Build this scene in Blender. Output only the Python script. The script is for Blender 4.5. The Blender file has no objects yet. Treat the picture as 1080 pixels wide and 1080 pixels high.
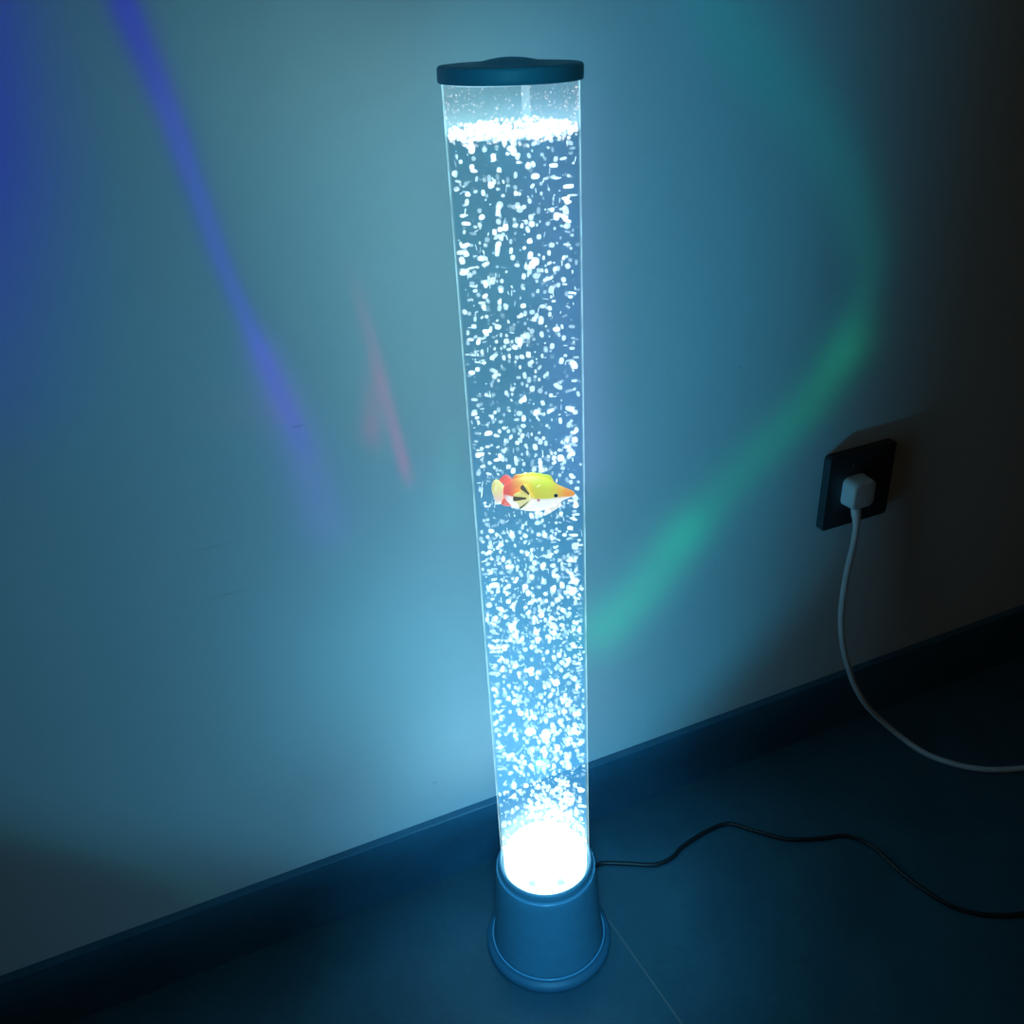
import bpy, bmesh, math, random
from mathutils import Vector, Matrix, Euler, noise

rnd = random.Random(7)
scene = bpy.context.scene
col = scene.collection
PI = math.pi

scene.view_settings.view_transform = 'Standard'
scene.view_settings.look = 'None'
scene.view_settings.exposure = 0.0
scene.view_settings.gamma = 1.0
scene.cycles.transparent_max_bounces = 64
scene.cycles.max_bounces = 6
scene.cycles.diffuse_bounces = 3
scene.cycles.glossy_bounces = 3
scene.cycles.sample_clamp_indirect = 3.0
scene.cycles.caustics_reflective = False
scene.cycles.caustics_refractive = False


def lin(r, g, b):
    def f(c):
        c = c / 255.0
        return c / 12.92 if c <= 0.04045 else ((c + 0.055) / 1.055) ** 2.4
    return (f(r), f(g), f(b), 1.0)


# ------------------------------------------------------------------ node maths
class N:
    """a node socket with arithmetic, so that procedural patterns read like formulas"""
    def __init__(self, nt, s):
        self.nt, self.s = nt, s

    def _m(self, op, *args, clamp=False):
        n = self.nt.nodes.new('ShaderNodeMath')
        n.operation = op
        n.use_clamp = clamp
        for i, a in enumerate((self,) + args):
            if isinstance(a, N):
                self.nt.links.new(a.s, n.inputs[i])
            else:
                n.inputs[i].default_value = a
        return N(self.nt, n.outputs[0])

    def __add__(self, o): return self._m('ADD', o)
    __radd__ = __add__
    def __sub__(self, o): return self._m('SUBTRACT', o)
    def __mul__(self, o): return self._m('MULTIPLY', o)
    __rmul__ = __mul__
    def __truediv__(self, o): return self._m('DIVIDE', o)
    def __rsub__(self, o): return (self * -1.0) + o
    def pow(self, o): return self._m('POWER', o)
    def max(self, o): return self._m('MAXIMUM', o)
    def min(self, o): return self._m('MINIMUM', o)
    def exp(self): return self._m('EXPONENT')
    def sqrt(self): return self._m('SQRT')
    def abs(self): return self._m('ABSOLUTE')
    def gt(self, o): return self._m('GREATER_THAN', o)

    def clamp01(self):
        return self.max(0.0).min(1.0)

    def smooth(self, a, b):
        """0 at a rising to 1 at b"""
        n = self.nt.nodes.new('ShaderNodeMapRange')
        n.interpolation_type = 'SMOOTHSTEP'
        self.nt.links.new(self.s, n.inputs[0])
        if a > b:
            n.inputs[1].default_value, n.inputs[2].default_value = b, a
            n.inputs[3].default_value, n.inputs[4].default_value = 1.0, 0.0
        else:
            n.inputs[1].default_value, n.inputs[2].default_value = a, b
            n.inputs[3].default_value, n.inputs[4].default_value = 0.0, 1.0
        return N(self.nt, n.outputs[0])


def rgb(nt, r, g, b):
    n = nt.nodes.new('ShaderNodeCombineColor')
    for i, a in enumerate((r, g, b)):
        if isinstance(a, N):
            nt.links.new(a.s, n.inputs[i])
        else:
            n.inputs[i].default_value = a
    return n.outputs[0]


def ramp(nt, fac, stops, interp='LINEAR'):
    n = nt.nodes.new('ShaderNodeValToRGB')
    cr = n.color_ramp
    cr.interpolation = interp
    while len(cr.elements) > 1:
        cr.elements.remove(cr.elements[-1])
    cr.elements[0].position = stops[0][0]
    cr.elements[0].color = tuple(stops[0][1]) + (1,) if len(stops[0][1]) == 3 else stops[0][1]
    for p, c in stops[1:]:
        e = cr.elements.new(p)
        e.color = tuple(c) + (1,) if len(c) == 3 else c
    nt.links.new(fac.s if isinstance(fac, N) else fac, n.inputs[0])
    return n.outputs[0]


def new_mat(name):
    m = bpy.data.materials.new(name)
    m.use_nodes = True
    m.node_tree.nodes.clear()
    out = m.node_tree.nodes.new('ShaderNodeOutputMaterial')
    try:
        m.cycles.emission_sampling = 'NONE'
    except Exception:
        pass
    return m, m.node_tree, out


def obj_xyz(nt):
    tc = nt.nodes.new('ShaderNodeTexCoord')
    sp = nt.nodes.new('ShaderNodeSeparateXYZ')
    nt.links.new(tc.outputs['Object'], sp.inputs[0])
    return [N(nt, sp.outputs[i]) for i in range(3)], tc.outputs['Object']


def noise_tex(nt, vec, scale, detail=3, rough=0.55):
    n = nt.nodes.new('ShaderNodeTexNoise')
    n.inputs['Scale'].default_value = scale
    n.inputs['Detail'].default_value = detail
    n.inputs['Roughness'].default_value = rough
    nt.links.new(vec, n.inputs['Vector'])
    return N(nt, n.outputs[0])


def scaled(nt, vec, s):
    n = nt.nodes.new('ShaderNodeVectorMath')
    n.operation = 'MULTIPLY'
    nt.links.new(vec, n.inputs[0])
    n.inputs[1].default_value = s
    return n.outputs[0]


def bump(nt, height, strength, dist):
    b = nt.nodes.new('ShaderNodeBump')
    b.inputs['Strength'].default_value = strength
    b.inputs['Distance'].default_value = dist
    nt.links.new(height.s, b.inputs['Height'])
    return b.outputs[0]


def plastic(name, color, rough=0.4, noise_amt=0.12, nscale=60, spec=0.5, coat=0.0):
    m, nt, out = new_mat(name)
    p = nt.nodes.new('ShaderNodeBsdfPrincipled')
    _, v = obj_xyz(nt)
    n = noise_tex(nt, v, nscale)
    k = n * (2 * noise_amt) + (1 - noise_amt)
    nt.links.new(rgb(nt, k * color[0], k * color[1], k * color[2]), p.inputs['Base Color'])
    p.inputs['Roughness'].default_value = rough
    p.inputs['Specular IOR Level'].default_value = spec
    p.inputs['Coat Weight'].default_value = coat
    nt.links.new(bump(nt, n, 0.08, 0.0004), p.inputs['Normal'])
    nt.links.new(p.outputs[0], out.inputs[0])
    return m


# ------------------------------------------------------------------ mesh helpers
def link(name, bm, mat, parent=None, smooth=True, auto=None):
    me = bpy.data.meshes.new(name)
    bm.normal_update()
    bm.to_mesh(me)
    bm.free()
    for p in me.polygons:
        p.use_smooth = smooth
    me.materials.append(mat)
    o = bpy.data.objects.new(name, me)
    col.objects.link(o)
    if parent:
        o.parent = parent
    if auto is not None:
        me.set_sharp_from_angle(angle=math.radians(auto))
    return o


def tag(o, label=None, cat=None, group=None, kind=None):
    if label: o['label'] = label
    if cat: o['category'] = cat
    if group: o['group'] = group
    if kind: o['kind'] = kind
    return o


def empty(name, loc=(0, 0, 0)):
    o = bpy.data.objects.new(name, None)
    o.empty_display_size = 0.05
    col.objects.link(o)
    o.location = loc
    return o


def lathe(profile, seg=96, closed=False):
    """profile: list of (r, z) from bottom to top, r = 0 makes a pole"""
    bm = bmesh.new()
    rings = []
    for r, z in profile:
        if r <= 1e-6:
            rings.append([bm.verts.new((0, 0, z))])
        else:
            rings.append([bm.verts.new((r * math.cos(2 * PI * i / seg), r * math.sin(2 * PI * i / seg), z)) for i in range(seg)])
    pairs = list(zip(rings[:-1], rings[1:]))
    if closed:
        pairs.append((rings[-1], rings[0]))
    for a, b in pairs:
        for i in range(seg):
            j = (i + 1) % seg
            if len(a) == 1 and len(b) == 1:
                continue
            if len(a) == 1:
                bm.faces.new((a[0], b[j], b[i]))
            elif len(b) == 1:
                bm.faces.new((a[i], a[j], b[0]))
            else:
                bm.faces.new((a[i], a[j], b[j], b[i]))
    bmesh.ops.recalc_face_normals(bm, faces=bm.faces[:])
    return bm


def box(bm, x0, x1, y0, y1, z0, z1):
    v = [bm.verts.new((x, y, z)) for x in (x0, x1) for y in (y0, y1) for z in (z0, z1)]
    f = [(0, 1, 3, 2), (4, 6, 7, 5), (0, 4, 5, 1), (2, 3, 7, 6), (0, 2, 6, 4), (1, 5, 7, 3)]
    fs = [bm.faces.new([v[i] for i in q]) for q in f]
    bmesh.ops.recalc_face_normals(bm, faces=fs)
    return v


def catmull(pts, n=10):
    P = [Vector(p) for p in pts]
    P = [P[0] * 2 - P[1]] + P + [P[-1] * 2 - P[-2]]
    out = []
    for i in range(1, len(P) - 2):
        for k in range(n):
            t = k / n
            a, b, c, d = P[i - 1], P[i], P[i + 1], P[i + 2]
            out.append(0.5 * ((2 * b) + (c - a) * t + (2 * a - 5 * b + 4 * c - d) * t * t + (3 * b - a - 3 * c + d) * t ** 3))
    out.append(P[-2])
    return out


def tube_along(pts, radius, seg=12, n=10, radii=None):
    bm = bmesh.new()
    C = catmull(pts, n)
    up = Vector((0, 0, 1))
    T0 = (C[1] - C[0]).normalized()
    if abs(T0.dot(up)) > 0.95:
        up = Vector((1, 0, 0))
    nrm = (up - T0 * up.dot(T0)).normalized()
    rings = []
    for i, c in enumerate(C):
        T = (C[min(i + 1, len(C) - 1)] - C[max(i - 1, 0)]).normalized()
        nrm = (nrm - T * nrm.dot(T)).normalized()
        b = T.cross(nrm)
        r = radius if radii is None else radii(i / (len(C) - 1))
        rings.append([bm.verts.new(c + (nrm * math.cos(2 * PI * k / seg) + b * math.sin(2 * PI * k / seg)) * r) for k in range(seg)])
    for a, b in zip(rings[:-1], rings[1:]):
        for k in range(seg):
            j = (k + 1) % seg
            bm.faces.new((a[k], a[j], b[j], b[k]))
    bm.faces.new(rings[0][::-1])
    bm.faces.new(rings[-1])
    bmesh.ops.recalc_face_normals(bm, faces=bm.faces[:])
    return bm


# ================================================================== SETTING
WY = 0.1461            # the wall's face
BT = 0.0105            # baseboard thickness
BH = 0.1010            # baseboard height

# ---- wall paint
m_wall, nt, out = new_mat('wall_paint')
p = nt.nodes.new('ShaderNodeBsdfPrincipled')
xyz, v = obj_xyz(nt)
n1 = noise_tex(nt, v, 2.2, 4)
n2 = noise_tex(nt, v, 55, 4, 0.65)
n3 = noise_tex(nt, scaled(nt, v, (14, 14, 120)), 1.0, 2)
k = n1 * 0.10 + n2 * 0.05 + 0.90
# a few faint scuffs
scuff = None
for (cx, cz, sx, sz, amt) in ((-0.27, 0.556, 0.020, 0.0010, 0.12), (-0.265, 0.500, 0.016, 0.0010, 0.15),
                              (-0.17, 0.66, 0.005, 0.0012, 0.25), (0.005, 0.47, 0.008, 0.0010, 0.20),
                              (-0.08, 0.16, 0.003, 0.0010, 0.35), (0.33, 0.62, 0.0012, 0.0016, 0.25)):
    g = (((xyz[0] - cx) / sx).pow(2.0) + ((xyz[2] - cz) / sz).pow(2.0)) * -1.0
    g = g.exp() * amt
    scuff = g if scuff is None else scuff + g
k = k * (1.0 - scuff)
nt.links.new(rgb(nt, k * 0.62, k * 0.63, k * 0.63), p.inputs['Base Color'])
p.inputs['Roughness'].default_value = 0.62
p.inputs['Specular IOR Level'].default_value = 0.25
nt.links.new(bump(nt, n2 * 0.5 + n3 * 0.3, 0.10, 0.0012), p.inputs['Normal'])
nt.links.new(p.outputs[0], out.inputs[0])

# ---- dark stone tile, shared look of floor and baseboard
def tile_material(name, base, rough, grout=False):
    m, nt, out = new_mat(name)
    p = nt.nodes.new('ShaderNodeBsdfPrincipled')
    xyz, v = obj_xyz(nt)
    n = noise_tex(nt, v, 9, 6, 0.6)
    n2 = noise_tex(nt, v, 140, 3)
    k = n * 0.9 + n2 * 0.3 + 0.4
    r, g, b = k * base[0], k * base[1], k * base[2]
    rg = n * 0.14 + rough
    if grout:
        x = xyz[0] + xyz[1] * 0.060           # joints run nearly square to the wall
        w = 0.80
        fx = ((x - 0.0755) / w)
        fx = (fx - fx._m('ROUND')).abs() * w
        fy = ((xyz[1] + 0.56) / w)
        fy = (fy - fy._m('ROUND')).abs() * w
        gm = fx.min(fy).smooth(0.0013, 0.0006)
        inv = 1.0 - gm
        r = r * inv + gm * 0.16
        g = g * inv + gm * 0.17
        b = b * inv + gm * 0.17
        rg = rg * inv + gm * 0.6
    nt.links.new(rgb(nt, r, g, b), p.inputs['Base Color'])
    nt.links.new(rg.s, p.inputs['Roughness'])
    p.inputs['Specular IOR Level'].default_value = 0.45
    nt.links.new(bump(nt, n2 * 0.6 + n, 0.05, 0.0006), p.inputs['Normal'])
    nt.links.new(p.outputs[0], out.inputs[0])
    return m

m_floor = tile_material('dark_floor_tile', (0.030, 0.098, 0.132), 0.24, True)  # the lamp's blue glow is put into the floor and baseboard colours
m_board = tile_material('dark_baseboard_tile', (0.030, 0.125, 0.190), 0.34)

bm = bmesh.new(); box(bm, -2.2, 2.6, WY, WY + 0.12, -0.06, 2.5)
tag(link('wall_back', bm, m_wall, smooth=False), kind='structure')
bm = bmesh.new(); box(bm, -2.2, 2.6, -2.4, WY, -0.06, 0.0)
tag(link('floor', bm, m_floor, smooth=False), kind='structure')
bm = bmesh.new()
box(bm, -2.2, 2.6, WY - BT, WY, 0.0, BH)
bmesh.ops.bevel(bm, geom=[e for e in bm.edges if all(abs(q.co.z - BH) < 1e-5 and q.co.y < WY - 0.001 for q in e.verts)],
                offset=0.0018, segments=3, profile=0.5, affect='EDGES')
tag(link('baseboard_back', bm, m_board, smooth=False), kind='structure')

# ================================================================== BUBBLE LAMP
lamp = empty('bubble_lamp', (0, 0, 0))
tag(lamp, 'tall clear tube bubble lamp with dark cap, glowing white and cyan beside the wall', 'lamp')
R = 0.05
Z0, Z1 = 0.1404, 0.9537       # visible ends of the tube
ZW = 0.9190                   # water line

m_cap = plastic('cap_plastic', (0.060, 0.42, 0.62), 0.5)  # cap, base and foot: blue bloom is put into their colours
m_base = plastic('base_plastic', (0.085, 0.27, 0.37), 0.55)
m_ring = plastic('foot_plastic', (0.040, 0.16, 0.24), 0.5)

# base body: a column flaring slightly towards the foot
prof = [(0, 0.004), (0.0640, 0.004), (0.0652, 0.012), (0.0645, 0.020), (0.0625, 0.045), (0.0602, 0.080), (0.0580, 0.112),
        (0.0572, 0.1240), (0.0562, 0.1275), (0.0545, 0.1295), (0.0520, 0.1300), (0, 0.1300)]
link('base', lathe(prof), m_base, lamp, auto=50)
prof = [(0.0650, 0.0), (0.0735, 0.0), (0.0748, 0.0012), (0.0750, 0.0045), (0.0742, 0.0075), (0.0722, 0.0095), (0.0695, 0.0108),
        (0.0684, 0.0118), (0.0682, 0.0132), (0.0673, 0.0144), (0.0661, 0.0146), (0.0652, 0.0138)]
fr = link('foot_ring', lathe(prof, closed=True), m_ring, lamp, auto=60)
fr['label'] = 'wide rounded foot ring with a painted highlight along its upper edge'
m_bead = plastic('edge_highlight_plastic', (0.14, 0.42, 0.60), 0.22, coat=0.5)  # pale colour stands in for the highlights along these edges
def torus(R0, z0, r0, seg=128, k=10):
    return lathe([(R0 + r0 * math.cos(2 * PI * i / k), z0 + r0 * math.sin(2 * PI * i / k)) for i in range(k)], seg, closed=True)
link('highlight_bead', torus(0.0669, 0.0143, 0.0011), m_bead, fr)
link('rim_highlight_bead', torus(0.0560, 0.1279, 0.0008), m_bead, lamp)
prof = [(0.0505, 0.1298), (0.0540, 0.1298), (0.0542, 0.1325), (0.0536, 0.1370), (0.0526, 0.1392), (0.0514, 0.1397), (0.0505, 0.1392)]
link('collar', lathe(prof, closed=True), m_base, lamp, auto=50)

# cap with a low dome
cap_prof = [(0, Z1 + 0.0035), (0.0496, Z1 + 0.0035), (0.0505, Z1 + 0.0020), (0.0507, Z1 - 0.0002), (0.0522, Z1 - 0.0002), (0.0527, Z1 + 0.0006),
            (0.0529, Z1 + 0.0025), (0.0528, Z1 + 0.0084), (0.0524, Z1 + 0.0100), (0.0513, Z1 + 0.0108), (0.0480, Z1 + 0.0110),
            (0.0300, Z1 + 0.0110), (0, Z1 + 0.0110)]
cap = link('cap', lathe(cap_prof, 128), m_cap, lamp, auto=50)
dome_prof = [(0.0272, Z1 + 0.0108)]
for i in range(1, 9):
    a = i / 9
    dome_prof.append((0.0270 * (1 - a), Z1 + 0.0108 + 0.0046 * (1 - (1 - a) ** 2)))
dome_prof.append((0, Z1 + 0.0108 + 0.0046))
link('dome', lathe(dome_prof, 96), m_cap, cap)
# the cap sits a touch askew
_T = Vector((0, 0, Z1))
_Rm = Matrix.Rotation(math.radians(1.1), 4, Vector((0.401, 0.916, 0))) @ Matrix.Rotation(math.radians(-1.6), 4, Vector((0.916, -0.401, 0)))
cap.matrix_local = Matrix.Translation(_T - Vector((0, 0, 0.0006))) @ _Rm @ Matrix.Translation(-_T)

# clear acrylic tube: light passes; edge highlights, rim glow and haze painted as emission
m_tube, nt, out = new_mat('clear_acrylic')
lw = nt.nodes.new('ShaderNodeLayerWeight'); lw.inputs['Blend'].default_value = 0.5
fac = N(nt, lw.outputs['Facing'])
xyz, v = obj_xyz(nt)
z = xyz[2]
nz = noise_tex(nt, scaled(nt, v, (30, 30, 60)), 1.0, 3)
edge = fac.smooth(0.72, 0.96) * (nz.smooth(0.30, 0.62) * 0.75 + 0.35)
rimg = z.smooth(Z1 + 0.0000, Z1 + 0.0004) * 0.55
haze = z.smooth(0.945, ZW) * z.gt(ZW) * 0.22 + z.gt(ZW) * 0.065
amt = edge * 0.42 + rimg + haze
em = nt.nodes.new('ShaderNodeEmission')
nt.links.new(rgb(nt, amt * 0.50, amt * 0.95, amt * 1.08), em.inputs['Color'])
tr = nt.nodes.new('ShaderNodeBsdfTransparent'); tr.inputs[0].default_value = (0.97, 0.985, 0.99, 1)
gl = nt.nodes.new('ShaderNodeBsdfGlossy'); gl.inputs['Roughness'].default_value = 0.08
mx = nt.nodes.new('ShaderNodeMixShader')
nt.links.new((fac.pow(4.0) * 0.16 + 0.012).s, mx.inputs[0]); nt.links.new(tr.outputs[0], mx.inputs[1]); nt.links.new(gl.outputs[0], mx.inputs[2])
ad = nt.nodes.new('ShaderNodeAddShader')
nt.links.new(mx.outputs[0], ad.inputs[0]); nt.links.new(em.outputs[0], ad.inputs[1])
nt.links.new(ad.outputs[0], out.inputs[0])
bm = lathe([(R, 0.1302), (R, Z1 + 0.002)], 160)
tube = link('tube', bm, m_tube, lamp)
tube['label'] = 'clear acrylic tube with bright edges'

# water, its scattered light painted as emission, stronger towards the bottom
m_water, nt, out = new_mat('lit_water')
xyz, v = obj_xyz(nt)
x, y, z = xyz
n1 = noise_tex(nt, scaled(nt, v, (20, 20, 14)), 1.0, 3)
n2 = noise_tex(nt, scaled(nt, v, (60, 60, 190)), 1.0, 2)
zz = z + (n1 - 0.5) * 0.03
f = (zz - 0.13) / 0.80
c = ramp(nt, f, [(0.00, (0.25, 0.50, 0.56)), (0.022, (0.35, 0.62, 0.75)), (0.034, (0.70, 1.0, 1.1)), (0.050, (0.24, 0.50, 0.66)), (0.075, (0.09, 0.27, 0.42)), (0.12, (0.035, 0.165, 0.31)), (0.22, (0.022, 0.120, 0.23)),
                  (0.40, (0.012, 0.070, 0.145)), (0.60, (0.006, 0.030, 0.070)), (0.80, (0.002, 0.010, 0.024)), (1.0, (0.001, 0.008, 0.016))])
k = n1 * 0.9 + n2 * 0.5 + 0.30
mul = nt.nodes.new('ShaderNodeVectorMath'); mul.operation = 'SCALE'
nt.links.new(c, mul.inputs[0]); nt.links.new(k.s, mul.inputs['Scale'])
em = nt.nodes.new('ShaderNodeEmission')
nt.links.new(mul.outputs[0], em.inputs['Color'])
tr = nt.nodes.new('ShaderNodeBsdfTransparent'); tr.inputs[0].default_value = (0.86, 0.93, 0.965, 1)
ad = nt.nodes.new('ShaderNodeAddShader')
nt.links.new(tr.outputs[0], ad.inputs[0]); nt.links.new(em.outputs[0], ad.inputs[1])
nt.links.new(ad.outputs[0], out.inputs[0])
bm = lathe([(0, 0.1315), (R - 0.0022, 0.1315), (R - 0.0022, ZW), (0, ZW)], 96)
link('water', bm, m_water, lamp, auto=50)['label'] = 'water lit pale blue, white near the bottom'

# light diffuser at the bottom, with the small dark lamp dots seen through the front
m_led, nt, out = new_mat('led_diffuser')
xyz, v = obj_xyz(nt)
nn = noise_tex(nt, v, 160, 2)
pa = xyz[0] * 0.916 - xyz[1] * 0.401
pb = xyz[0] * 0.401 + xyz[1] * 0.916
d1 = ((pa + 0.0155) / 0.0048).pow(2.0) + ((pb + 0.0415) / 0.0050).pow(2.0)
d2 = ((pa - 0.0165) / 0.0050).pow(2.0) + ((pb + 0.0410) / 0.0050).pow(2.0)
dot = (d1.min(d2) + (nn - 0.5) * 1.2).smooth(1.3, 0.3) * xyz[2].gt(0.1462)
inv = 1.0 - dot * 0.95
inv2 = 1.0 - dot * 0.80
em = nt.nodes.new('ShaderNodeEmission')
nt.links.new(rgb(nt, inv * 1.25, inv2 * 1.45, inv2 * 1.45), em.inputs['Color'])
em.inputs['Strength'].default_value = 1.0
nt.links.new(em.outputs[0], out.inputs[0])
bm = lathe([(0, 0.1305), (0.0470, 0.1305), (0.0472, 0.1450), (0.0462, 0.1475), (0.0300, 0.1485), (0, 0.1485)], 96)
link('light_diffuser', bm, m_led, lamp, auto=50)['label'] = 'glaring white light diffuser at the foot of the tube'

# slim air pipe hanging from the cap into the foam
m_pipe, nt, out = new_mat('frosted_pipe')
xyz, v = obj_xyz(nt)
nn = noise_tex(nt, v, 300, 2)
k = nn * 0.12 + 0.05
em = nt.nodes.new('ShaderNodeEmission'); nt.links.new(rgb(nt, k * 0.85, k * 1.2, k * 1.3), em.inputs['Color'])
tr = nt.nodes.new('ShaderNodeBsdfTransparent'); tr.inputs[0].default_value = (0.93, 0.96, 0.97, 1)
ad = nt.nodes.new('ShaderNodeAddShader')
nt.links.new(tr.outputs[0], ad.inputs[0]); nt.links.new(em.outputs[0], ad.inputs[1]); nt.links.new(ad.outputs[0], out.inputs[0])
CR = Vector((0.916, -0.401, 0))     # horizontal direction along the wall-side view
CB = Vector((0.401, 0.916, 0))      # horizontal direction towards the wall
bm = lathe([(0, ZW + 0.002), (0.0030, ZW + 0.002), (0.0032, Z1 + 0.003), (0, Z1 + 0.003)], 24)
pp = link('air_pipe', bm, m_pipe, lamp)
pp.location = CR * 0.0105

# black mains cord of the lamp, lying on the floor
m_blackcord = plastic('black_rubber', (0.012, 0.013, 0.015), 0.45)
pts = [(0.060, 0.030, 0.012), (0.082, 0.052, 0.006), (0.105, 0.0655, 0.0032), (0.136, 0.0513, 0.003), (0.1683, 0.0338, 0.003), (0.1938, 0.0333, 0.003), (0.2171, 0.0426, 0.003), (0.2593, 0.0503, 0.003),
       (0.2929, 0.0484, 0.003), (0.3168, 0.0239, 0.003), (0.3472, -0.0071, 0.003), (0.3871, -0.0249, 0.003), (0.4200, -0.0365, 0.003), (0.4382, -0.0656, 0.003),
       (0.4419, -0.1126, 0.003), (0.4505, -0.1517, 0.003), (0.4648, -0.1831, 0.003), (0.493, -0.2071, 0.003), (0.5364, -0.2236, 0.003), (0.62, -0.235, 0.003), (0.75, -0.26, 0.003)]
bc = link('power_cord', tube_along(pts, 0.0026), m_blackcord, lamp)
bc['label'] = 'thin black cord trailing over the floor'

# ================================================================== BUBBLES, FOAM, DROPLETS
def glow_material(name, mode, lo, hi, c0, c1, trans=0.95):  # LED light on bubbles, foam and droplets is painted as emission
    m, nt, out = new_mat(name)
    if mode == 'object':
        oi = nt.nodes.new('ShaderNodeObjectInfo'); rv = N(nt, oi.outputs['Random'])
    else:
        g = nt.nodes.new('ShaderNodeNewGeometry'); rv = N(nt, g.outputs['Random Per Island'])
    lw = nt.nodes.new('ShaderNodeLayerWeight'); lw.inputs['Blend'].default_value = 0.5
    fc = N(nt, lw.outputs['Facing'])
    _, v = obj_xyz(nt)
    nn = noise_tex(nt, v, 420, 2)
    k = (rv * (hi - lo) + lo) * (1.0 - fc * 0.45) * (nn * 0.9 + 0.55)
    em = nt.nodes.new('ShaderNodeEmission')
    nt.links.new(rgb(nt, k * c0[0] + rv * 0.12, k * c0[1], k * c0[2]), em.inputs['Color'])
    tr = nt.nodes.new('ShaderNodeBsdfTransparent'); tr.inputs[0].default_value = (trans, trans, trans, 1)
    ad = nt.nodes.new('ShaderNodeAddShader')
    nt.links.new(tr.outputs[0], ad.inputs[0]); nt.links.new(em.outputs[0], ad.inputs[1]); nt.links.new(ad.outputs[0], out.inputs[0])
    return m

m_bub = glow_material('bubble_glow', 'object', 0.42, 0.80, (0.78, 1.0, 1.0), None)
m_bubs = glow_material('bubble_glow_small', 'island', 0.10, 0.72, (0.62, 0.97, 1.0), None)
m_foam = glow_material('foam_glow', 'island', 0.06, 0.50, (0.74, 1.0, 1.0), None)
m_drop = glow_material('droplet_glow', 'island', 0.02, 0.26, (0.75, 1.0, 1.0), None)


def bubble_bm(kind, r, seg=2):
    """rounded, slightly blocky air bubble"""
    bm = bmesh.new()
    sq = rnd.uniform(0.35, 0.8)
    sx, sy, sz = [(1, 1, 1), (0.85, 0.85, 1.25), (1.25, 1.15, 0.75), (1.1, 0.9, 1.0), (0.8, 0.8, 1.2)][kind % 5]
    bmesh.ops.create_cube(bm, size=2)
    bmesh.ops.subdivide_edges(bm, edges=bm.edges[:], cuts=seg, use_grid_fill=True)
    off = Vector((rnd.uniform(0, 50), rnd.uniform(0, 50), rnd.uniform(0, 50)))
    for q in bm.verts:
        c = q.co.copy()
        s = c.normalized()
        c = s * (1 - sq * 0.45) + c * (sq * 0.45) * 0.85
        c *= 1 + 0.22 * noise.noise(c * 0.9 + off)
        q.co = Vector((c.x * sx, c.y * sy, c.z * sz)) * r
    return bm


variants = []
for kd in range(10):
    bm = bubble_bm(kd, 1.0, 3)
    me = bpy.data.meshes.new('air_bubble'); bm.to_mesh(me); bm.free()
    for q in me.polygons: q.use_smooth = True
    me.materials.append(m_bub)
    variants.append(me)
small = []
for kd in range(10):
    bm = bubble_bm(kd, 1.0, 1)
    small.append(([q.co.copy() for q in bm.verts], [[q.index for q in fc.verts] for fc in bm.faces]))
    bm.verts.index_update()
    bm.free()


def sample():
    """one bubble: position, radius, radial stretch.  More of them low down, rising off-centre."""
    u = rnd.random()
    if u < 0.46:
        z = rnd.uniform(0.42, 0.914)
    elif u < 0.68:
        z = rnd.uniform(0.28, 0.56)
    else:
        z = 0.154 + 0.24 * rnd.random() ** 2.0
    t = max(0.0, min(1.0, (0.60 - z) / 0.42))
    while True:
        if rnd.random() < (0.15 if z > 0.27 else 0.06):         # along the two flanks of the column
            q = rnd.uniform(0.038, 0.0470); w = rnd.choice((0, PI)) + rnd.gauss(0, 0.30)
            a, b = q * math.cos(w), q * math.sin(w)
        elif rnd.random() < 0.10 + 0.55 * t:
            g = 0.021 + 0.004 * (1 - t)
            a, b = rnd.gauss(0.011 * t + 0.004, g), rnd.gauss(-0.004, g)
        else:
            q = R * rnd.random() ** 0.42; w = rnd.uniform(0, 2 * PI)
            a, b = q * math.cos(w), q * math.sin(w)
        d = math.hypot(a, b)
        if d < 0.0470:
            break
    r = rnd.uniform(0.0012, 0.0024) * (1 + 0.15 * t)
    if rnd.random() < 0.12: r *= 1.3
    st = 1.0
    if d > 0.036 and rnd.random() < 0.6:
        st = rnd.uniform(1.15, 2.1)
        lim = max(0.0008, 0.0480 - d)
        if r * st > lim: st = max(1.0, lim / r)
    if d + r * st > 0.0485:
        s = 0.0484 - r * st
        a, b = a * s / d, b * s / d
    return CR * a + CB * b + Vector((0, 0, z)), r, st

allb = []
while len(allb) < 2350:
    q = sample()
    # keep the toy fish free of bubbles in front of it
    rel = q[0] - Vector((0, 0, 0.615))
    e1, e2, e3 = rel.dot(CR) / 0.043, rel.dot(CB) / 0.0165, rel.z / 0.0205
    if e1 * e1 + e2 * e2 + e3 * e3 < 1.0:
        continue
    if rel.dot(CB) < 0 and (rel.dot(CR) / 0.040) ** 2 + ((rel.z + 0.55 * rel.dot(CB)) / 0.016) ** 2 < 1.0 and rnd.random() < 0.93:
        continue
    allb.append(q)


def bub_matrix(pos, r, st):
    radial = math.atan2(pos.y, pos.x)
    if st > 1.05:
        return Matrix.Translation(pos) @ Matrix.Rotation(radial, 4, 'Z') @ Euler((0, rnd.uniform(-0.25, 0.25), 0)).to_matrix().to_4x4() @ Matrix.Diagonal((r * st, r * 0.8, r * 0.62, 1))
    e = Euler((rnd.uniform(-0.3, 0.3), rnd.uniform(-0.3, 0.3), rnd.uniform(0, PI)))
    return Matrix.Translation(pos) @ e.to_matrix().to_4x4() @ Matrix.Diagonal((r, r, r * rnd.uniform(0.85, 1.25), 1))

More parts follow.
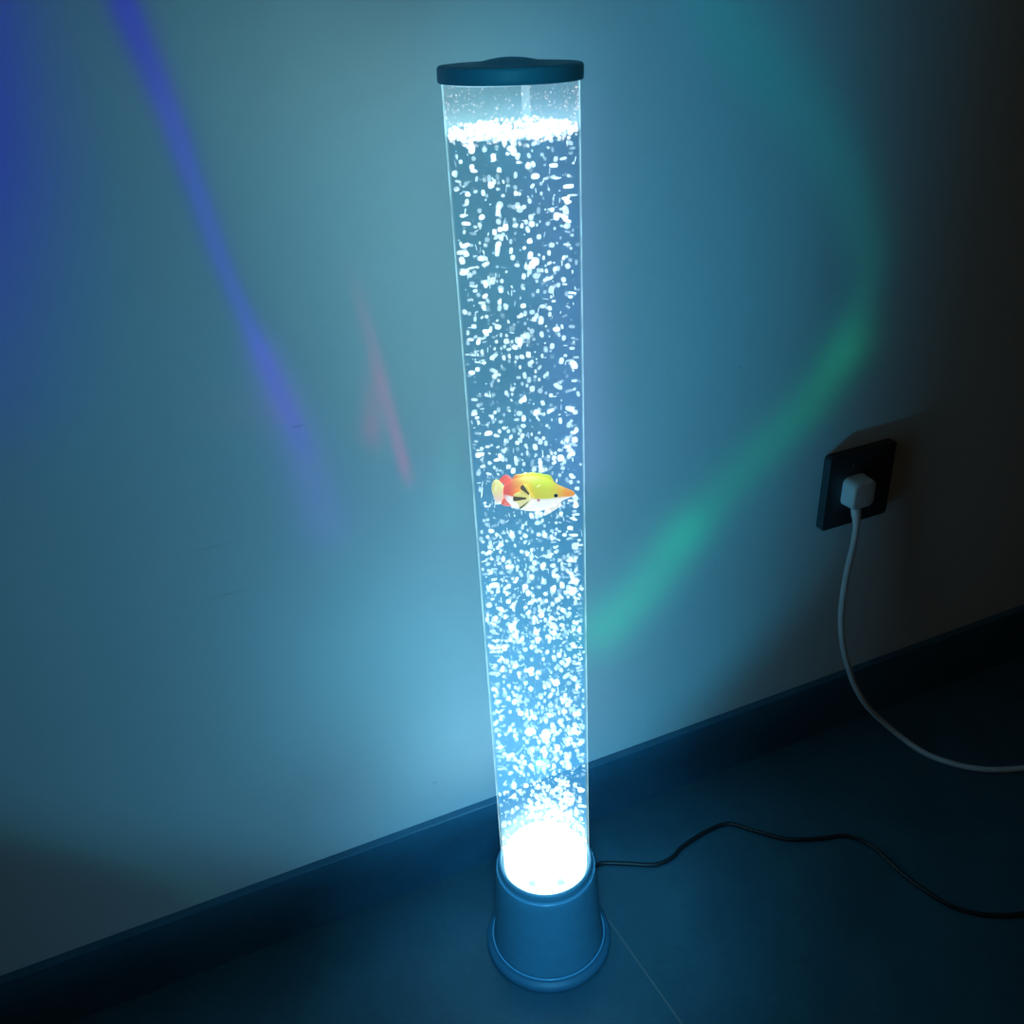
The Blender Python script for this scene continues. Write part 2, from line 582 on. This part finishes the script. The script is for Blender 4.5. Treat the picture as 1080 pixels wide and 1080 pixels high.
# the 300 that show largest are individuals
allb.sort(key=lambda q: -(q[1] * (1 + 0.6 * q[0].dot(-CB) / R) * (1 + 0.4 * q[0].z)))
big, rest = allb[:300], allb[300:]
zones = [(0.645, 9.0, 'larger white air bubble rising in the tube water between the foam and the toy fish', 'larger bubbles above the toy fish'),
         (0.585, 0.645, 'larger white air bubble in the tube water level with the toy fish', 'larger bubbles level with the toy fish'),
         (0.36, 0.585, 'larger white air bubble in the middle of the tube a little below the toy fish', 'larger bubbles below the toy fish'),
         (0.0, 0.36, 'larger white air bubble in the dense rising swarm over the glaring lamp bottom', 'larger bubbles in the swarm over the lamp bottom')]
for i, (pos, r, st) in enumerate(big):
    o = bpy.data.objects.new('air_bubble', variants[i % len(variants)])
    o.matrix_world = bub_matrix(pos, r, st)
    for z0, z1, lb, gp in zones:
        if z0 <= pos.z < z1:
            tag(o, lb, 'bubble', gp)
    col.objects.link(o)

me = bpy.data.meshes.new('small_air_bubbles')
V, F = [], []
for i, (pos, r, st) in enumerate(rest):
    M = bub_matrix(pos, r * 0.92, st)
    vs, fs = small[i % 10]
    b0 = len(V)
    V += [M @ q for q in vs]
    F += [[b0 + j for j in q] for q in fs]
# the dense white plume over the lit bottom
for i in range(330):
    h = rnd.random() ** 1.5
    a, b = rnd.gauss(0.012, 0.017), rnd.gauss(-0.002, 0.017)
    if math.hypot(a, b) > 0.044: continue
    vs, fs = small[i % 10]
    M = bub_matrix(CR * a + CB * b + Vector((0, 0, 0.153 + 0.10 * h)), rnd.uniform(0.0012, 0.0026), 1)
    b0 = len(V)
    V += [M @ q for q in vs]
    F += [[b0 + j for j in q] for q in fs]
# faint stretched glints
for i in range(900):
    pos, r, st = sample()
    vs, fs = small[i % 10]
    h = rnd.random() < 0.5
    k = rnd.uniform(0.00025, 0.0006)
    L = rnd.uniform(0.001, 0.0032)
    M = Matrix.Translation(pos) @ Euler((rnd.uniform(-.3, .3), rnd.uniform(-.3, .3), rnd.uniform(0, PI))).to_matrix().to_4x4() @ Matrix.Diagonal((L if h else k, k, k if h else L, 1))
    b0 = len(V)
    V += [M @ q for q in vs]
    F += [[b0 + j for j in q] for q in fs]
# fine pinpoint bubbles
for i in range(500):
    pos, r, st = sample()
    vs, fs = small[i % 10]
    M = bub_matrix(pos, rnd.uniform(0.0004, 0.0009), 1)
    b0 = len(V)
    V += [M @ q for q in vs]
    F += [[b0 + j for j in q] for q in fs]
me.from_pydata([tuple(q) for q in V], [], F)
for q in me.polygons: q.use_smooth = True
me.materials.append(m_bubs)
o = bpy.data.objects.new('small_air_bubbles', me); col.objects.link(o)
tag(o, 'countless small pale bubbles drifting up through the tube water', 'bubbles', kind='stuff')


def scatter_mesh(name, mat, items, label, cat):
    V, F = [], []
    for i, (pos, s) in enumerate(items):
        vs, fs = small[i % 10]
        M = Matrix.Translation(pos) @ Euler((rnd.uniform(0, 3), rnd.uniform(0, 3), rnd.uniform(0, 3))).to_matrix().to_4x4() @ Matrix.Diagonal((s[0], s[1], s[2], 1))
        b0 = len(V)
        V.extend(M @ q for q in vs)
        F.extend([b0 + j for j in q] for q in fs)
    me = bpy.data.meshes.new(name)
    me.from_pydata([tuple(q) for q in V], [], F)
    for q in me.polygons: q.use_smooth = True
    me.materials.append(mat)
    o = bpy.data.objects.new(name, me); col.objects.link(o)
    return tag(o, label, cat, kind='stuff')

items = []
for i in range(700):
    q = 0.0474 * math.sqrt(rnd.random()); w = rnd.uniform(0, 2 * PI)
    s = rnd.uniform(0.0008, 0.0019)
    items.append((Vector((q * math.cos(w), q * math.sin(w), ZW + 0.0012 + rnd.uniform(-0.0030, 0.0018))), (s, s, s)))
for i in range(160):      # ring of froth clinging to the glass
    w = rnd.uniform(0, 2 * PI); s = rnd.uniform(0.0007, 0.0016)
    items.append((Vector((0.0468 * math.cos(w), 0.0468 * math.sin(w), ZW + rnd.uniform(-0.0042, 0.0035))), (s, s, s)))
scatter_mesh('foam', m_foam, items, 'white foam floating on the water under the lamp cap', 'foam')
items = []
for i in range(420):
    w = rnd.uniform(0, 2 * PI); s = rnd.uniform(0.00025, 0.0007)
    items.append((Vector((0.0488 * math.cos(w), 0.0488 * math.sin(w), Z1 - 0.004 - 0.022 * rnd.random() ** 0.8)), (s, s, s * rnd.uniform(0.8, 1.5))))
scatter_mesh('water_droplets', m_drop, items, 'fine water droplets on the clear tube wall above the foam', 'droplets')

# ================================================================== TOY FISH
fish = empty('toy_fish', (0.0037, -0.0016, 0.6155))
fish.rotation_euler = (0, math.radians(2.5), math.atan2(-0.401, 0.916))
fish.scale = (0.96, 1.1, 1.22)
tag(fish, 'yellow and orange toy fish with a white belly floating inside the bubble tube', 'toy')


def fish_mat(name, fn, glow=0.45):
    m, nt, out = new_mat(name)
    xyz, v = obj_xyz(nt)
    c = fn(nt, xyz, v)
    p = nt.nodes.new('ShaderNodeBsdfPrincipled')
    p.inputs['Roughness'].default_value = 0.4
    nt.links.new(c, p.inputs['Base Color'])
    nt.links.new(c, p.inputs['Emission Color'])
    p.inputs['Emission Strength'].default_value = glow  # own emission stands in for the tube's light on the fish
    nt.links.new(p.outputs[0], out.inputs[0])
    return m


def mixc(nt, f, a, b):
    n = nt.nodes.new('ShaderNodeMix'); n.data_type = 'RGBA'
    nt.links.new(f.s, n.inputs[0])
    for i, c in ((6, a), (7, b)):
        if isinstance(c, tuple): n.inputs[i].default_value = c
        else: nt.links.new(c, n.inputs[i])
    return n.outputs[2]


def body_color(nt, xyz, v):
    x, y, z = xyz
    n = noise_tex(nt, v, 90, 3)
    xx = x + (n - 0.5) * 0.006
    f = (xx + 0.040) / 0.080
    c = ramp(nt, f, [(0.05, lin(255, 90, 95)), (0.22, lin(250, 110, 85)), (0.36, lin(245, 170, 70)), (0.52, lin(225, 210, 60)), (0.70, lin(225, 225, 70)),
                     (0.80, lin(245, 190, 70)), (0.88, lin(255, 160, 60)), (1.0, lin(255, 165, 70))])
    belly = (z + (n - 0.5) * 0.0015 + x * 0.03).smooth(-0.0012, -0.0034)
    belly = belly * x.smooth(-0.030, -0.022)
    c = mixc(nt, belly, c, (1.1, 1.05, 1.0, 1))
    pink = (((x - 0.0045) / 0.0016).pow(2.0) + ((z + 0.0032) / 0.0014).pow(2.0)).smooth(1.2, 0.5)
    return mixc(nt, pink, c, lin(225, 130, 150))

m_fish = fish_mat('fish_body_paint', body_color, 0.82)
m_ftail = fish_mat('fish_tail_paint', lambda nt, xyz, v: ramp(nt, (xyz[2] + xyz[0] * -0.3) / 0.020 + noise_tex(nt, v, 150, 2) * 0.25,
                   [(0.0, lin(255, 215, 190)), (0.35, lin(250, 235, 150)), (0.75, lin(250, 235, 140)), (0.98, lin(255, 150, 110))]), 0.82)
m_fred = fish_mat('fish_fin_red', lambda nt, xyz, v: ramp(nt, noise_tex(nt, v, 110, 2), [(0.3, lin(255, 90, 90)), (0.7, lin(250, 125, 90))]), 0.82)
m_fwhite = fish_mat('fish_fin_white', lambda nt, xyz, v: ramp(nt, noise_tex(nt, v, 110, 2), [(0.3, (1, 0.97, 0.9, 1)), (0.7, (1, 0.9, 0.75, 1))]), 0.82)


def pect_color(nt, xyz, v):
    # fan of rays spreading from the fin root at the local origin
    a = xyz[2]._m('ARCTAN2', xyz[0] * -1.0)
    c = ramp(nt, (a + 1.0) / 2.0, [(0.0, lin(255, 250, 215)), (0.5, lin(252, 238, 140)), (1.0, lin(245, 210, 90))])
    r = (xyz[0] * xyz[0] + xyz[2] * xyz[2]).sqrt()
    for (ang, w, r0) in ((0.80, 0.17, 0.0042), (0.02, 0.15, 0.0052), (-0.62, 0.08, 0.0042)):
        s = (a - ang).abs().smooth(w, w * 0.7) * r.smooth(r0 - 0.0006, r0)
        c = mixc(nt, s, c, lin(95, 85, 45))
    return c
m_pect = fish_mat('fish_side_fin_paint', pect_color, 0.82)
m_eye = plastic('fish_eye_black', (0.02, 0.03, 0.02), 0.15)
m_eyew = fish_mat('fish_eye_ring_paint', lambda nt, xyz, v: ramp(nt, noise_tex(nt, v, 200, 1), [(0.0, lin(200, 210, 90)), (1.0, lin(215, 225, 120))]), 0.5)

# body loft: x, z centre, half height, half width
stations = [(-0.0285, 0.0000, 0.0040, 0.0016), (-0.0260, 0.0002, 0.0062, 0.0032), (-0.0215, 0.0003, 0.0092, 0.0052), (-0.0150, 0.0002, 0.0118, 0.0074), (-0.0070, 0.0003, 0.0133, 0.0088),
            (0.0010, 0.0002, 0.0135, 0.0092), (0.0080, -0.0001, 0.0128, 0.0088), (0.0140, -0.0007, 0.0112, 0.0078), (0.0190, -0.0014, 0.0090, 0.0066), (0.0230, -0.0018, 0.0066, 0.0052),
            (0.0275, -0.0015, 0.0049, 0.0042), (0.0320, -0.0016, 0.0033, 0.0032), (0.0360, -0.0018, 0.0022, 0.0022), (0.0388, -0.0019, 0.0011, 0.0012)]
bm = bmesh.new()
rings = []
SG = 28
for (sx, cz, hh, hw) in stations:
    ring = []
    for k in range(SG):
        a = 2 * PI * k / SG
        ca, sa = math.cos(a), math.sin(a)
        ring.append(bm.verts.new((sx, hw * math.copysign(abs(ca) ** 0.9, ca), cz + hh * math.copysign(abs(sa) ** 0.95, sa) * (1.22 if sa < 0 else 1.0))))
    rings.append(ring)
for a, b in zip(rings[:-1], rings[1:]):
    for k in range(SG):
        j = (k + 1) % SG
        bm.faces.new((a[k], a[j], b[j], b[k]))
bm.faces.new(rings[0]); bm.faces.new(rings[-1])
bmesh.ops.recalc_face_normals(bm, faces=bm.faces[:])
fb = link('body', bm, m_fish, fish)
sub = fb.modifiers.new('s', 'SUBSURF'); sub.levels = 1; sub.render_levels = 2


def fin(name, outline, mat, loc, thick=0.0012, rot=(0, 0, 0), parent=fish, wave=0.0):
    """flat fin from an outline in local x/z, rounded over and gently rippled"""
    bm = bmesh.new()
    cx = sum(q[0] for q in outline) / len(outline); cz = sum(q[1] for q in outline) / len(outline)
    pts = catmull([(q[0], 0, q[1]) for q in outline + [outline[0]]], 5)[:-1]
    for side in (-1, 1):
        c = bm.verts.new((cx, side * thick * 0.5, cz))
        rim = []
        for s, t in ((0.72, 0.5), (1.0, 0.12)):
            rim.append([bm.verts.new((cx + (q.x - cx) * s, side * thick * t + wave * math.sin((q.x + q.z) * 900), cz + (q.z - cz) * s)) for q in pts])
        n = len(pts)
        for k in range(n):
            j = (k + 1) % n
            bm.faces.new((c, rim[0][k], rim[0][j]))
            bm.faces.new((rim[0][k], rim[1][k], rim[1][j], rim[0][j]))
        if side == -1: first = rim[1]
        else:
            for k in range(n):
                j = (k + 1) % n
                bm.faces.new((first[k], first[j], rim[1][j], rim[1][k]))
    bmesh.ops.recalc_face_normals(bm, faces=bm.faces[:])
    o = link(name, bm, mat, parent)
    o.location = loc; o.rotation_euler = rot
    return o

fin('tail_fin', [(0.002, 0.0005), (-0.003, 0.0050), (-0.0075, 0.0085), (-0.0110, 0.0070), (-0.0122, 0.0020), (-0.0105, -0.0035), (-0.0080, -0.0080), (-0.0040, -0.0075), (-0.0005, -0.0030)],
    m_ftail, (-0.0250, 0, -0.0005), 0.0018).scale = (1.15, 1, 1.22)
fin('tail_fin', [(0.004, 0.0020), (0.0035, 0.0085), (0.0005, 0.0120), (-0.0035, 0.0125), (-0.0075, 0.0095), (-0.0080, 0.0070), (-0.0030, 0.0050), (0.0005, 0.0005)],
    m_fred, (-0.0235, 0.0010, 0.0005), 0.0018)['label'] = 'upper red lobe of the tail'
fin('tail_fin', [(0.006, 0.0030), (0.0075, -0.0020), (0.0050, -0.0055), (0.0005, -0.0060), (-0.0035, -0.0040), (-0.0015, 0.0005), (0.002, 0.0035)],
    m_fred, (-0.0265, -0.0006, -0.0060), 0.0022)['label'] = 'lower pale red lobe of the tail'
# ridged back fin
ol = [(-0.0200, 0.0060)]
for i in range(11):
    t = i / 10
    ol.append((-0.0185 + 0.0350 * t, 0.0110 + 0.0042 * math.sin(PI * (0.12 + 0.80 * t)) + (0.0006 if i % 2 else 0)))
ol += [(0.0180, 0.0060), (0.0, 0.0070)]
fin('back_fin', ol, m_fish, (0, 0, 0), 0.0022)
fin('belly_fin', [(-0.0040, 0.003), (0.0060, 0.004), (0.0080, 0.0005), (0.0025, -0.0035), (-0.0060, -0.0080), (-0.0085, -0.0078), (-0.0060, -0.0025)], m_fwhite, (0.0180, -0.0030, -0.0105), 0.0020)
fin('belly_fin', [(0.006, 0.003), (0.0075, -0.0015), (0.0020, -0.0038), (-0.0070, -0.0040), (-0.0085, -0.0010), (-0.003, 0.003)], m_fwhite, (-0.0125, 0, -0.0100), 0.0030)
pf = fin('side_fin', [(0.0015, 0.0), (-0.0010, 0.0030), (-0.0050, 0.0098), (-0.0090, 0.0090), (-0.0098, 0.0050), (-0.0140, 0.0035), (-0.0150, -0.0010), (-0.0115, -0.0035), (-0.0100, -0.0075), (-0.0060, -0.0070), (-0.0015, -0.0025)],
         m_pect, (-0.0010, -0.0096, -0.0008), 0.0010, (math.radians(-4), 0, math.radians(6)))
pf.scale = (1.2, 1, 1.1)
for s in (-1, 1):
    bm = bmesh.new(); bmesh.ops.create_uvsphere(bm, u_segments=20, v_segments=12, radius=0.0021)
    for q in bm.verts: q.co.y *= 0.45
    e = link('eye', bm, m_eyew, fish); e.location = (0.0205, s * 0.0058, -0.0006)
    bm = bmesh.new(); bmesh.ops.create_uvsphere(bm, u_segments=20, v_segments=12, radius=0.0015)
    for q in bm.verts: q.co.y *= 0.5; q.co.x *= 1.25
    q = link('pupil', bm, m_eye, e); q.location = (0.0002, s * 0.0006, 0)

# ================================================================== WALL SOCKET
sock = empty('wall_socket', (0.5225, WY, 0.4215))
tag(sock, 'square dark wall socket plate with a white plug in its lower half', 'socket')
m_plate = plastic('socket_plate_charcoal', (0.030, 0.030, 0.034), 0.35)
m_slot = plastic('socket_slot_black', (0.004, 0.004, 0.004), 0.6)
m_rimslot = plastic('socket_slot_rim', (0.10, 0.09, 0.075), 0.35)
H = 0.0535
bm = bmesh.new()
box(bm, -H, H, -0.0115, 0.0, -H, H)
vert = [e for e in bm.edges if abs(e.verts[0].co.y - e.verts[1].co.y) > 0.005]
bmesh.ops.bevel(bm, geom=vert, offset=0.006, segments=5, profile=0.5, affect='EDGES')
fr_e = [e for e in bm.edges if all(q.co.y < -0.0114 for q in e.verts)]
bmesh.ops.bevel(bm, geom=fr_e, offset=0.0028, segments=3, profile=0.6, affect='EDGES')
plate = link('faceplate', bm, m_plate, sock, auto=35)
for (sx, sz, a) in ((-0.0140, 0.0330, 0), (0.0140, 0.0330, 0), (-0.0100, -0.0100, 0.5), (0.0240, -0.0100, -0.5)):
    bm = bmesh.new(); box(bm, -0.0016, 0.0016, -0.0005, 0.0004, -0.0052, 0.0052)
    bmesh.ops.bevel(bm, geom=bm.edges[:], offset=0.0003, segments=2, affect='EDGES')
    s_ = link('slot_rim', bm, m_rimslot, sock, smooth=False); s_.location = (sx, -0.0116, sz); s_.rotation_euler = (0, a, 0)
    bm = bmesh.new(); box(bm, -0.0010, 0.0010, -0.0003, 0.0002, -0.0044, 0.0044)
    s2 = link('pin_slot', bm, m_slot, s_, smooth=False); s2.location = (0, -0.0004, 0)

# ================================================================== PLUG WITH WHITE CORD
plug = empty('power_plug', (0.512, WY - 0.0117, 0.4215))
tag(plug, 'white mains plug in the dark wall socket with its white cord looping to the floor', 'plug')
m_white = plastic('white_plastic', (0.62, 0.64, 0.66), 0.38, 0.05)
m_cord = plastic('white_cord_rubber', (0.55, 0.57, 0.60), 0.45, 0.06)
bm = bmesh.new()
D = 0.022
vv = box(bm, -0.0185, 0.0185, -D, 0.0, -0.0205, 0.0205)
for q in bm.verts:
    if q.co.y < -0.01:
        q.co.x *= 0.97; q.co.z *= 0.93
bmesh.ops.bevel(bm, geom=[e for e in bm.edges if abs(e.verts[0].co.y - e.verts[1].co.y) > 0.005], offset=0.0095, segments=6, profile=0.5, affect='EDGES')
bmesh.ops.bevel(bm, geom=[e for e in bm.edges if all(q.co.y < -0.0215 for q in e.verts)], offset=0.0040, segments=4, profile=0.5, affect='EDGES')
link('plug_body', bm, m_white, plug, auto=40)
pl = Vector(plug.location)
bp = [(0.5085, 0.1235, 0.4120), (0.5080, 0.1205, 0.3990), (0.5064, 0.1141, 0.3790), (0.5065, 0.1141, 0.3500)]
def boot_r(t):
    return 0.0066 - 0.0006 * t if t < 0.45 else (0.0066 - 0.0006 * t) - 0.0022 * min(1, (t - 0.45) / 0.25)
bo = link('strain_relief', tube_along([Vector(q) - pl for q in bp], 0.006, 16, 8, boot_r), m_white, plug)
cp = [(0.5064, 0.1141, 0.3740), (0.5065, 0.1141, 0.349), (0.5009, 0.1121, 0.3149), (0.497, 0.1091, 0.2725), (0.497, 0.1061, 0.2354), (0.5039, 0.1031, 0.1948), (0.5146, 0.0991, 0.1574),
      (0.5299, 0.0941, 0.1179), (0.5538, 0.0901, 0.0766), (0.5840, 0.0835, 0.0390), (0.6080, 0.0640, 0.0130), (0.6215, 0.0330, 0.0045), (0.638, 0.0040, 0.0042), (0.6591, -0.0187, 0.004), (0.6855, -0.036, 0.004),
      (0.7234, -0.0508, 0.004), (0.7528, -0.0571, 0.004), (0.83, -0.066, 0.004), (0.95, -0.072, 0.004)]
cd = link('cord', tube_along([Vector(q) - pl for q in cp], 0.0042, 14, 8), m_cord, plug)
cd['label'] = 'white round cord hanging from the plug and running off along the floor'

# ================================================================== LIGHT
def point(name, loc, power, color, radius):
    l = bpy.data.lights.new(name, 'POINT'); l.energy = power; l.color = color; l.shadow_soft_size = radius
    o = bpy.data.objects.new(name, l); o.location = loc; col.objects.link(o)
    return o

# the lit column of water and bubbles, as a row of soft lights along the tube axis
for (z, pw, c) in ((0.235, 0.17, (0.14, 0.62, 1.0)), (0.36, 0.15, (0.16, 0.72, 1.0)), (0.50, 0.12, (0.20, 0.80, 1.0)), (0.64, 0.11, (0.24, 0.82, 1.0)),
                   (0.78, 0.12, (0.28, 0.86, 1.0)), (0.90, 0.12, (0.30, 0.88, 1.0))):
    point('column_light', (0, 0, z), pw, c, 0.030)

# the lamp's own LED, with the coloured wall pattern drawn into its emission by direction
LZ = 0.185
led = point('led_light', (0, 0, LZ), 1.0, (1, 1, 1), 0.006)
l = led.data
l.use_nodes = True
nt = l.node_tree
nt.nodes.clear()
out = nt.nodes.new('ShaderNodeOutputLight')
em = nt.nodes.new('ShaderNodeEmission')
geo = nt.nodes.new('ShaderNodeNewGeometry')
sp = nt.nodes.new('ShaderNodeSeparateXYZ')
nt.links.new(geo.outputs['Incoming'], sp.inputs[0])
dx, dy, dz = [N(nt, sp.outputs[i]) for i in range(3)]
front = dy.smooth(0.02, 0.12)
dyc = dy.max(0.06)
U = dx / dyc * WY
Vz = dz / dyc * WY + LZ
comp = dyc.pow(-3.0)
# broad glow: wider to the left, dying away to the right
side = U.smooth(0.70, 0.06)
left = (((U + 0.02).min(0.0) / 0.62).pow(2.0) * -1.0).exp()
soft = side.pow(1.0) * left
# light only leaves upwards from the recessed diffuser: a lower limit rising away from the lamp
lowcut = (Vz - (U * U * 0.95 + 0.03)).smooth(-0.06, 0.09) * 0.75 + 0.25
rightcut = (U + (Vz - 0.62).abs() * 0.25).smooth(0.62, 0.40) * 0.45 + 0.55
top = Vz.smooth(1.35, 0.75) * 0.35 + 0.65
g = soft * lowcut * rightcut * top * (U.smooth(0.02, 0.22) * 0.55 + 1.0)
er, eg, eb = g * (0.024 - U.smooth(0.05, 0.35) * 0.014), g * 0.155, g * 0.265


def seg_glow(pts, w0, w1, a0=1.0, a1=1.0):
    """soft streak along a polyline on the wall; width and strength change along it"""
    best = None
    n = len(pts) - 1
    for i in range(n):
        (x0, z0), (x1, z1) = pts[i], pts[i + 1]
        ex, ez = x1 - x0, z1 - z0
        L2 = ex * ex + ez * ez
        t = ((U - x0) * (ex / L2) + (Vz - z0) * (ez / L2)).clamp01()
        ddx = U - x0 - t * ex
        ddz = Vz - z0 - t * ez
        T = (t + float(i)) * (1.0 / n)
        w = T * (w1 - w0) + w0
        q = ((ddx * ddx + ddz * ddz) / (w * w) * -1.0).exp() * (T * (a1 - a0) + a0)
        best = q if best is None else best.max(q)
    return best


def add(g, c):
    global er, eg, eb
    er = er + g * c[0]; eg = eg + g * c[1]; eb = eb + g * c[2]

add(seg_glow([(-0.250, 1.06), (-0.2385, 1.0), (-0.2249, 0.938), (-0.2196, 0.895), (-0.2086, 0.817), (-0.1882, 0.729), (-0.1679, 0.639)], 0.012, 0.007, 1.0, 0.40), (-0.01, -0.12, 0.36))
add(seg_glow([(-0.232, 0.97), (-0.2196, 0.895), (-0.2086, 0.817), (-0.1882, 0.729)], 0.003, 0.0035, 0.6, 0.5), (0.04, 0.06, 0.34))
add(seg_glow([(-0.190, 0.74), (-0.172, 0.65), (-0.159, 0.55)], 0.016, 0.026, 0.75, 0.40), (0.06, -0.01, 0.32))
add(seg_glow([(-0.36, 1.1), (-0.375, 0.92), (-0.42, 0.78)], 0.055, 0.075, 1.0, 0.30), (-0.012, -0.11, 0.34))
add(seg_glow([(-0.0975, 0.7833), (-0.0878, 0.7187), (-0.0808, 0.6594), (-0.071, 0.585)], 0.005, 0.005, 0.25, 1.0), (0.34, -0.07, 0.01))
add(seg_glow([(-0.0885, 0.70), (-0.102, 0.635)], 0.006, 0.009, 0.5, 0.9), (0.26, -0.04, 0.00))
add(seg_glow([(-0.24, 0.692), (-0.175, 0.680)], 0.014, 0.012, 0.5, 1.0), (0.035, 0.00, 0.02))
add(seg_glow([(-0.018, 0.62), (-0.030, 0.53)], 0.010, 0.022, 0.6, 1.0), (0.00, 0.10, 0.07))
add(seg_glow([(0.1592, 0.3163), (0.212, 0.3559), (0.2635, 0.4159)], 0.046, 0.040, 1.0, 0.7), (-0.01, 0.27, 0.09))
add(seg_glow([(0.2635, 0.4159), (0.3406, 0.4807), (0.4305, 0.548), (0.480, 0.610)], 0.034, 0.036, 0.60, 0.75), (-0.01, 0.15, 0.03))
add(seg_glow([(0.480, 0.61), (0.5003, 0.7076), (0.455, 0.8077), (0.3866, 0.89), (0.2895, 0.9646), (0.24, 1.03)], 0.026, 0.022, 0.9, 0.8), (-0.02, 0.07, 0.055))
add(seg_glow([(0.10, 0.88), (0.115, 0.70), (0.125, 0.55)], 0.045, 0.040, 0.9, 1.0), (0.09, 0.10, 0.26))
add(seg_glow([(-0.5283, 0.3047), (-0.4853, 0.2671), (-0.4323, 0.2144), (-0.3781, 0.1398), (-0.3595, 0.1005)], 0.016, 0.014, 0.5, 1.0), (0.00, 0.020, 0.020))
add(seg_glow([(-0.10, 0.36), (-0.05, 0.25)], 0.14, 0.11, 1.0, 1.0), (0.02, 0.12, 0.15))
add(seg_glow([(-0.09, 0.95), (-0.06, 0.72)], 0.13, 0.10, 1.0, 0.7), (0.045, 0.10, 0.08))

cc = comp * front * Vz.smooth(0.03, 0.105)
nt.links.new(rgb(nt, er.max(0.0) * cc, eg.max(0.0) * cc, eb.max(0.0) * cc), em.inputs['Color'])
em.inputs['Strength'].default_value = 1.0
nt.links.new(em.outputs[0], out.inputs[0])

# added blue fill from the viewer's side, standing in for bloom around the base
sl = bpy.data.lights.new('bloom_fill_spot', 'SPOT')
sl.energy = 48.0; sl.color = (0.10, 0.55, 1.0); sl.spot_size = math.radians(25); sl.spot_blend = 1.0; sl.shadow_soft_size = 0.12
so = bpy.data.objects.new('bloom_fill_spot', sl); col.objects.link(so)
so.location = (-0.31, -0.73, 0.95)
so.rotation_euler = (Vector((0.01, 0.0, 0.03)) - Vector(so.location)).to_track_quat('-Z', 'Y').to_euler()
sl = bpy.data.lights.new('cap_fill_spot', 'SPOT')  # second added fill, lifting the unlit front of the cap
sl.energy = 9.0; sl.color = (0.10, 0.70, 1.0); sl.spot_size = math.radians(9); sl.spot_blend = 1.0; sl.shadow_soft_size = 0.05
so = bpy.data.objects.new('cap_fill_spot', sl); col.objects.link(so)
so.location = (-0.40, -0.85, 1.05)
so.rotation_euler = (Vector((0.0, 0.0, 0.962)) - Vector(so.location)).to_track_quat('-Z', 'Y').to_euler()

w = bpy.data.worlds.new('dark_room'); scene.world = w
w.use_nodes = True
bg = w.node_tree.nodes['Background']
bg.inputs[0].default_value = (0.0145, 0.0110, 0.0055, 1)
bg.inputs[1].default_value = 1.0

# ================================================================== CAMERA
cam = bpy.data.cameras.new('camera')
cam.sensor_fit = 'HORIZONTAL'; cam.sensor_width = 36.0
cam.lens = 36.0 * 1004.128 / 1080.0
cam.clip_start = 0.02
co = bpy.data.objects.new('camera', cam); col.objects.link(co)
f_ = Vector((0.32719, 0.80559, -0.49393)).normalized()
r_ = Vector((0.91481, -0.40102, -0.04806)); r_ = (r_ - f_ * r_.dot(f_)).normalized()
u_ = r_.cross(f_)
M = Matrix((r_, u_, -f_)).transposed().to_4x4()
M.translation = Vector((-0.29746, -0.68947, 1.0218))
co.matrix_world = M
scene.camera = co
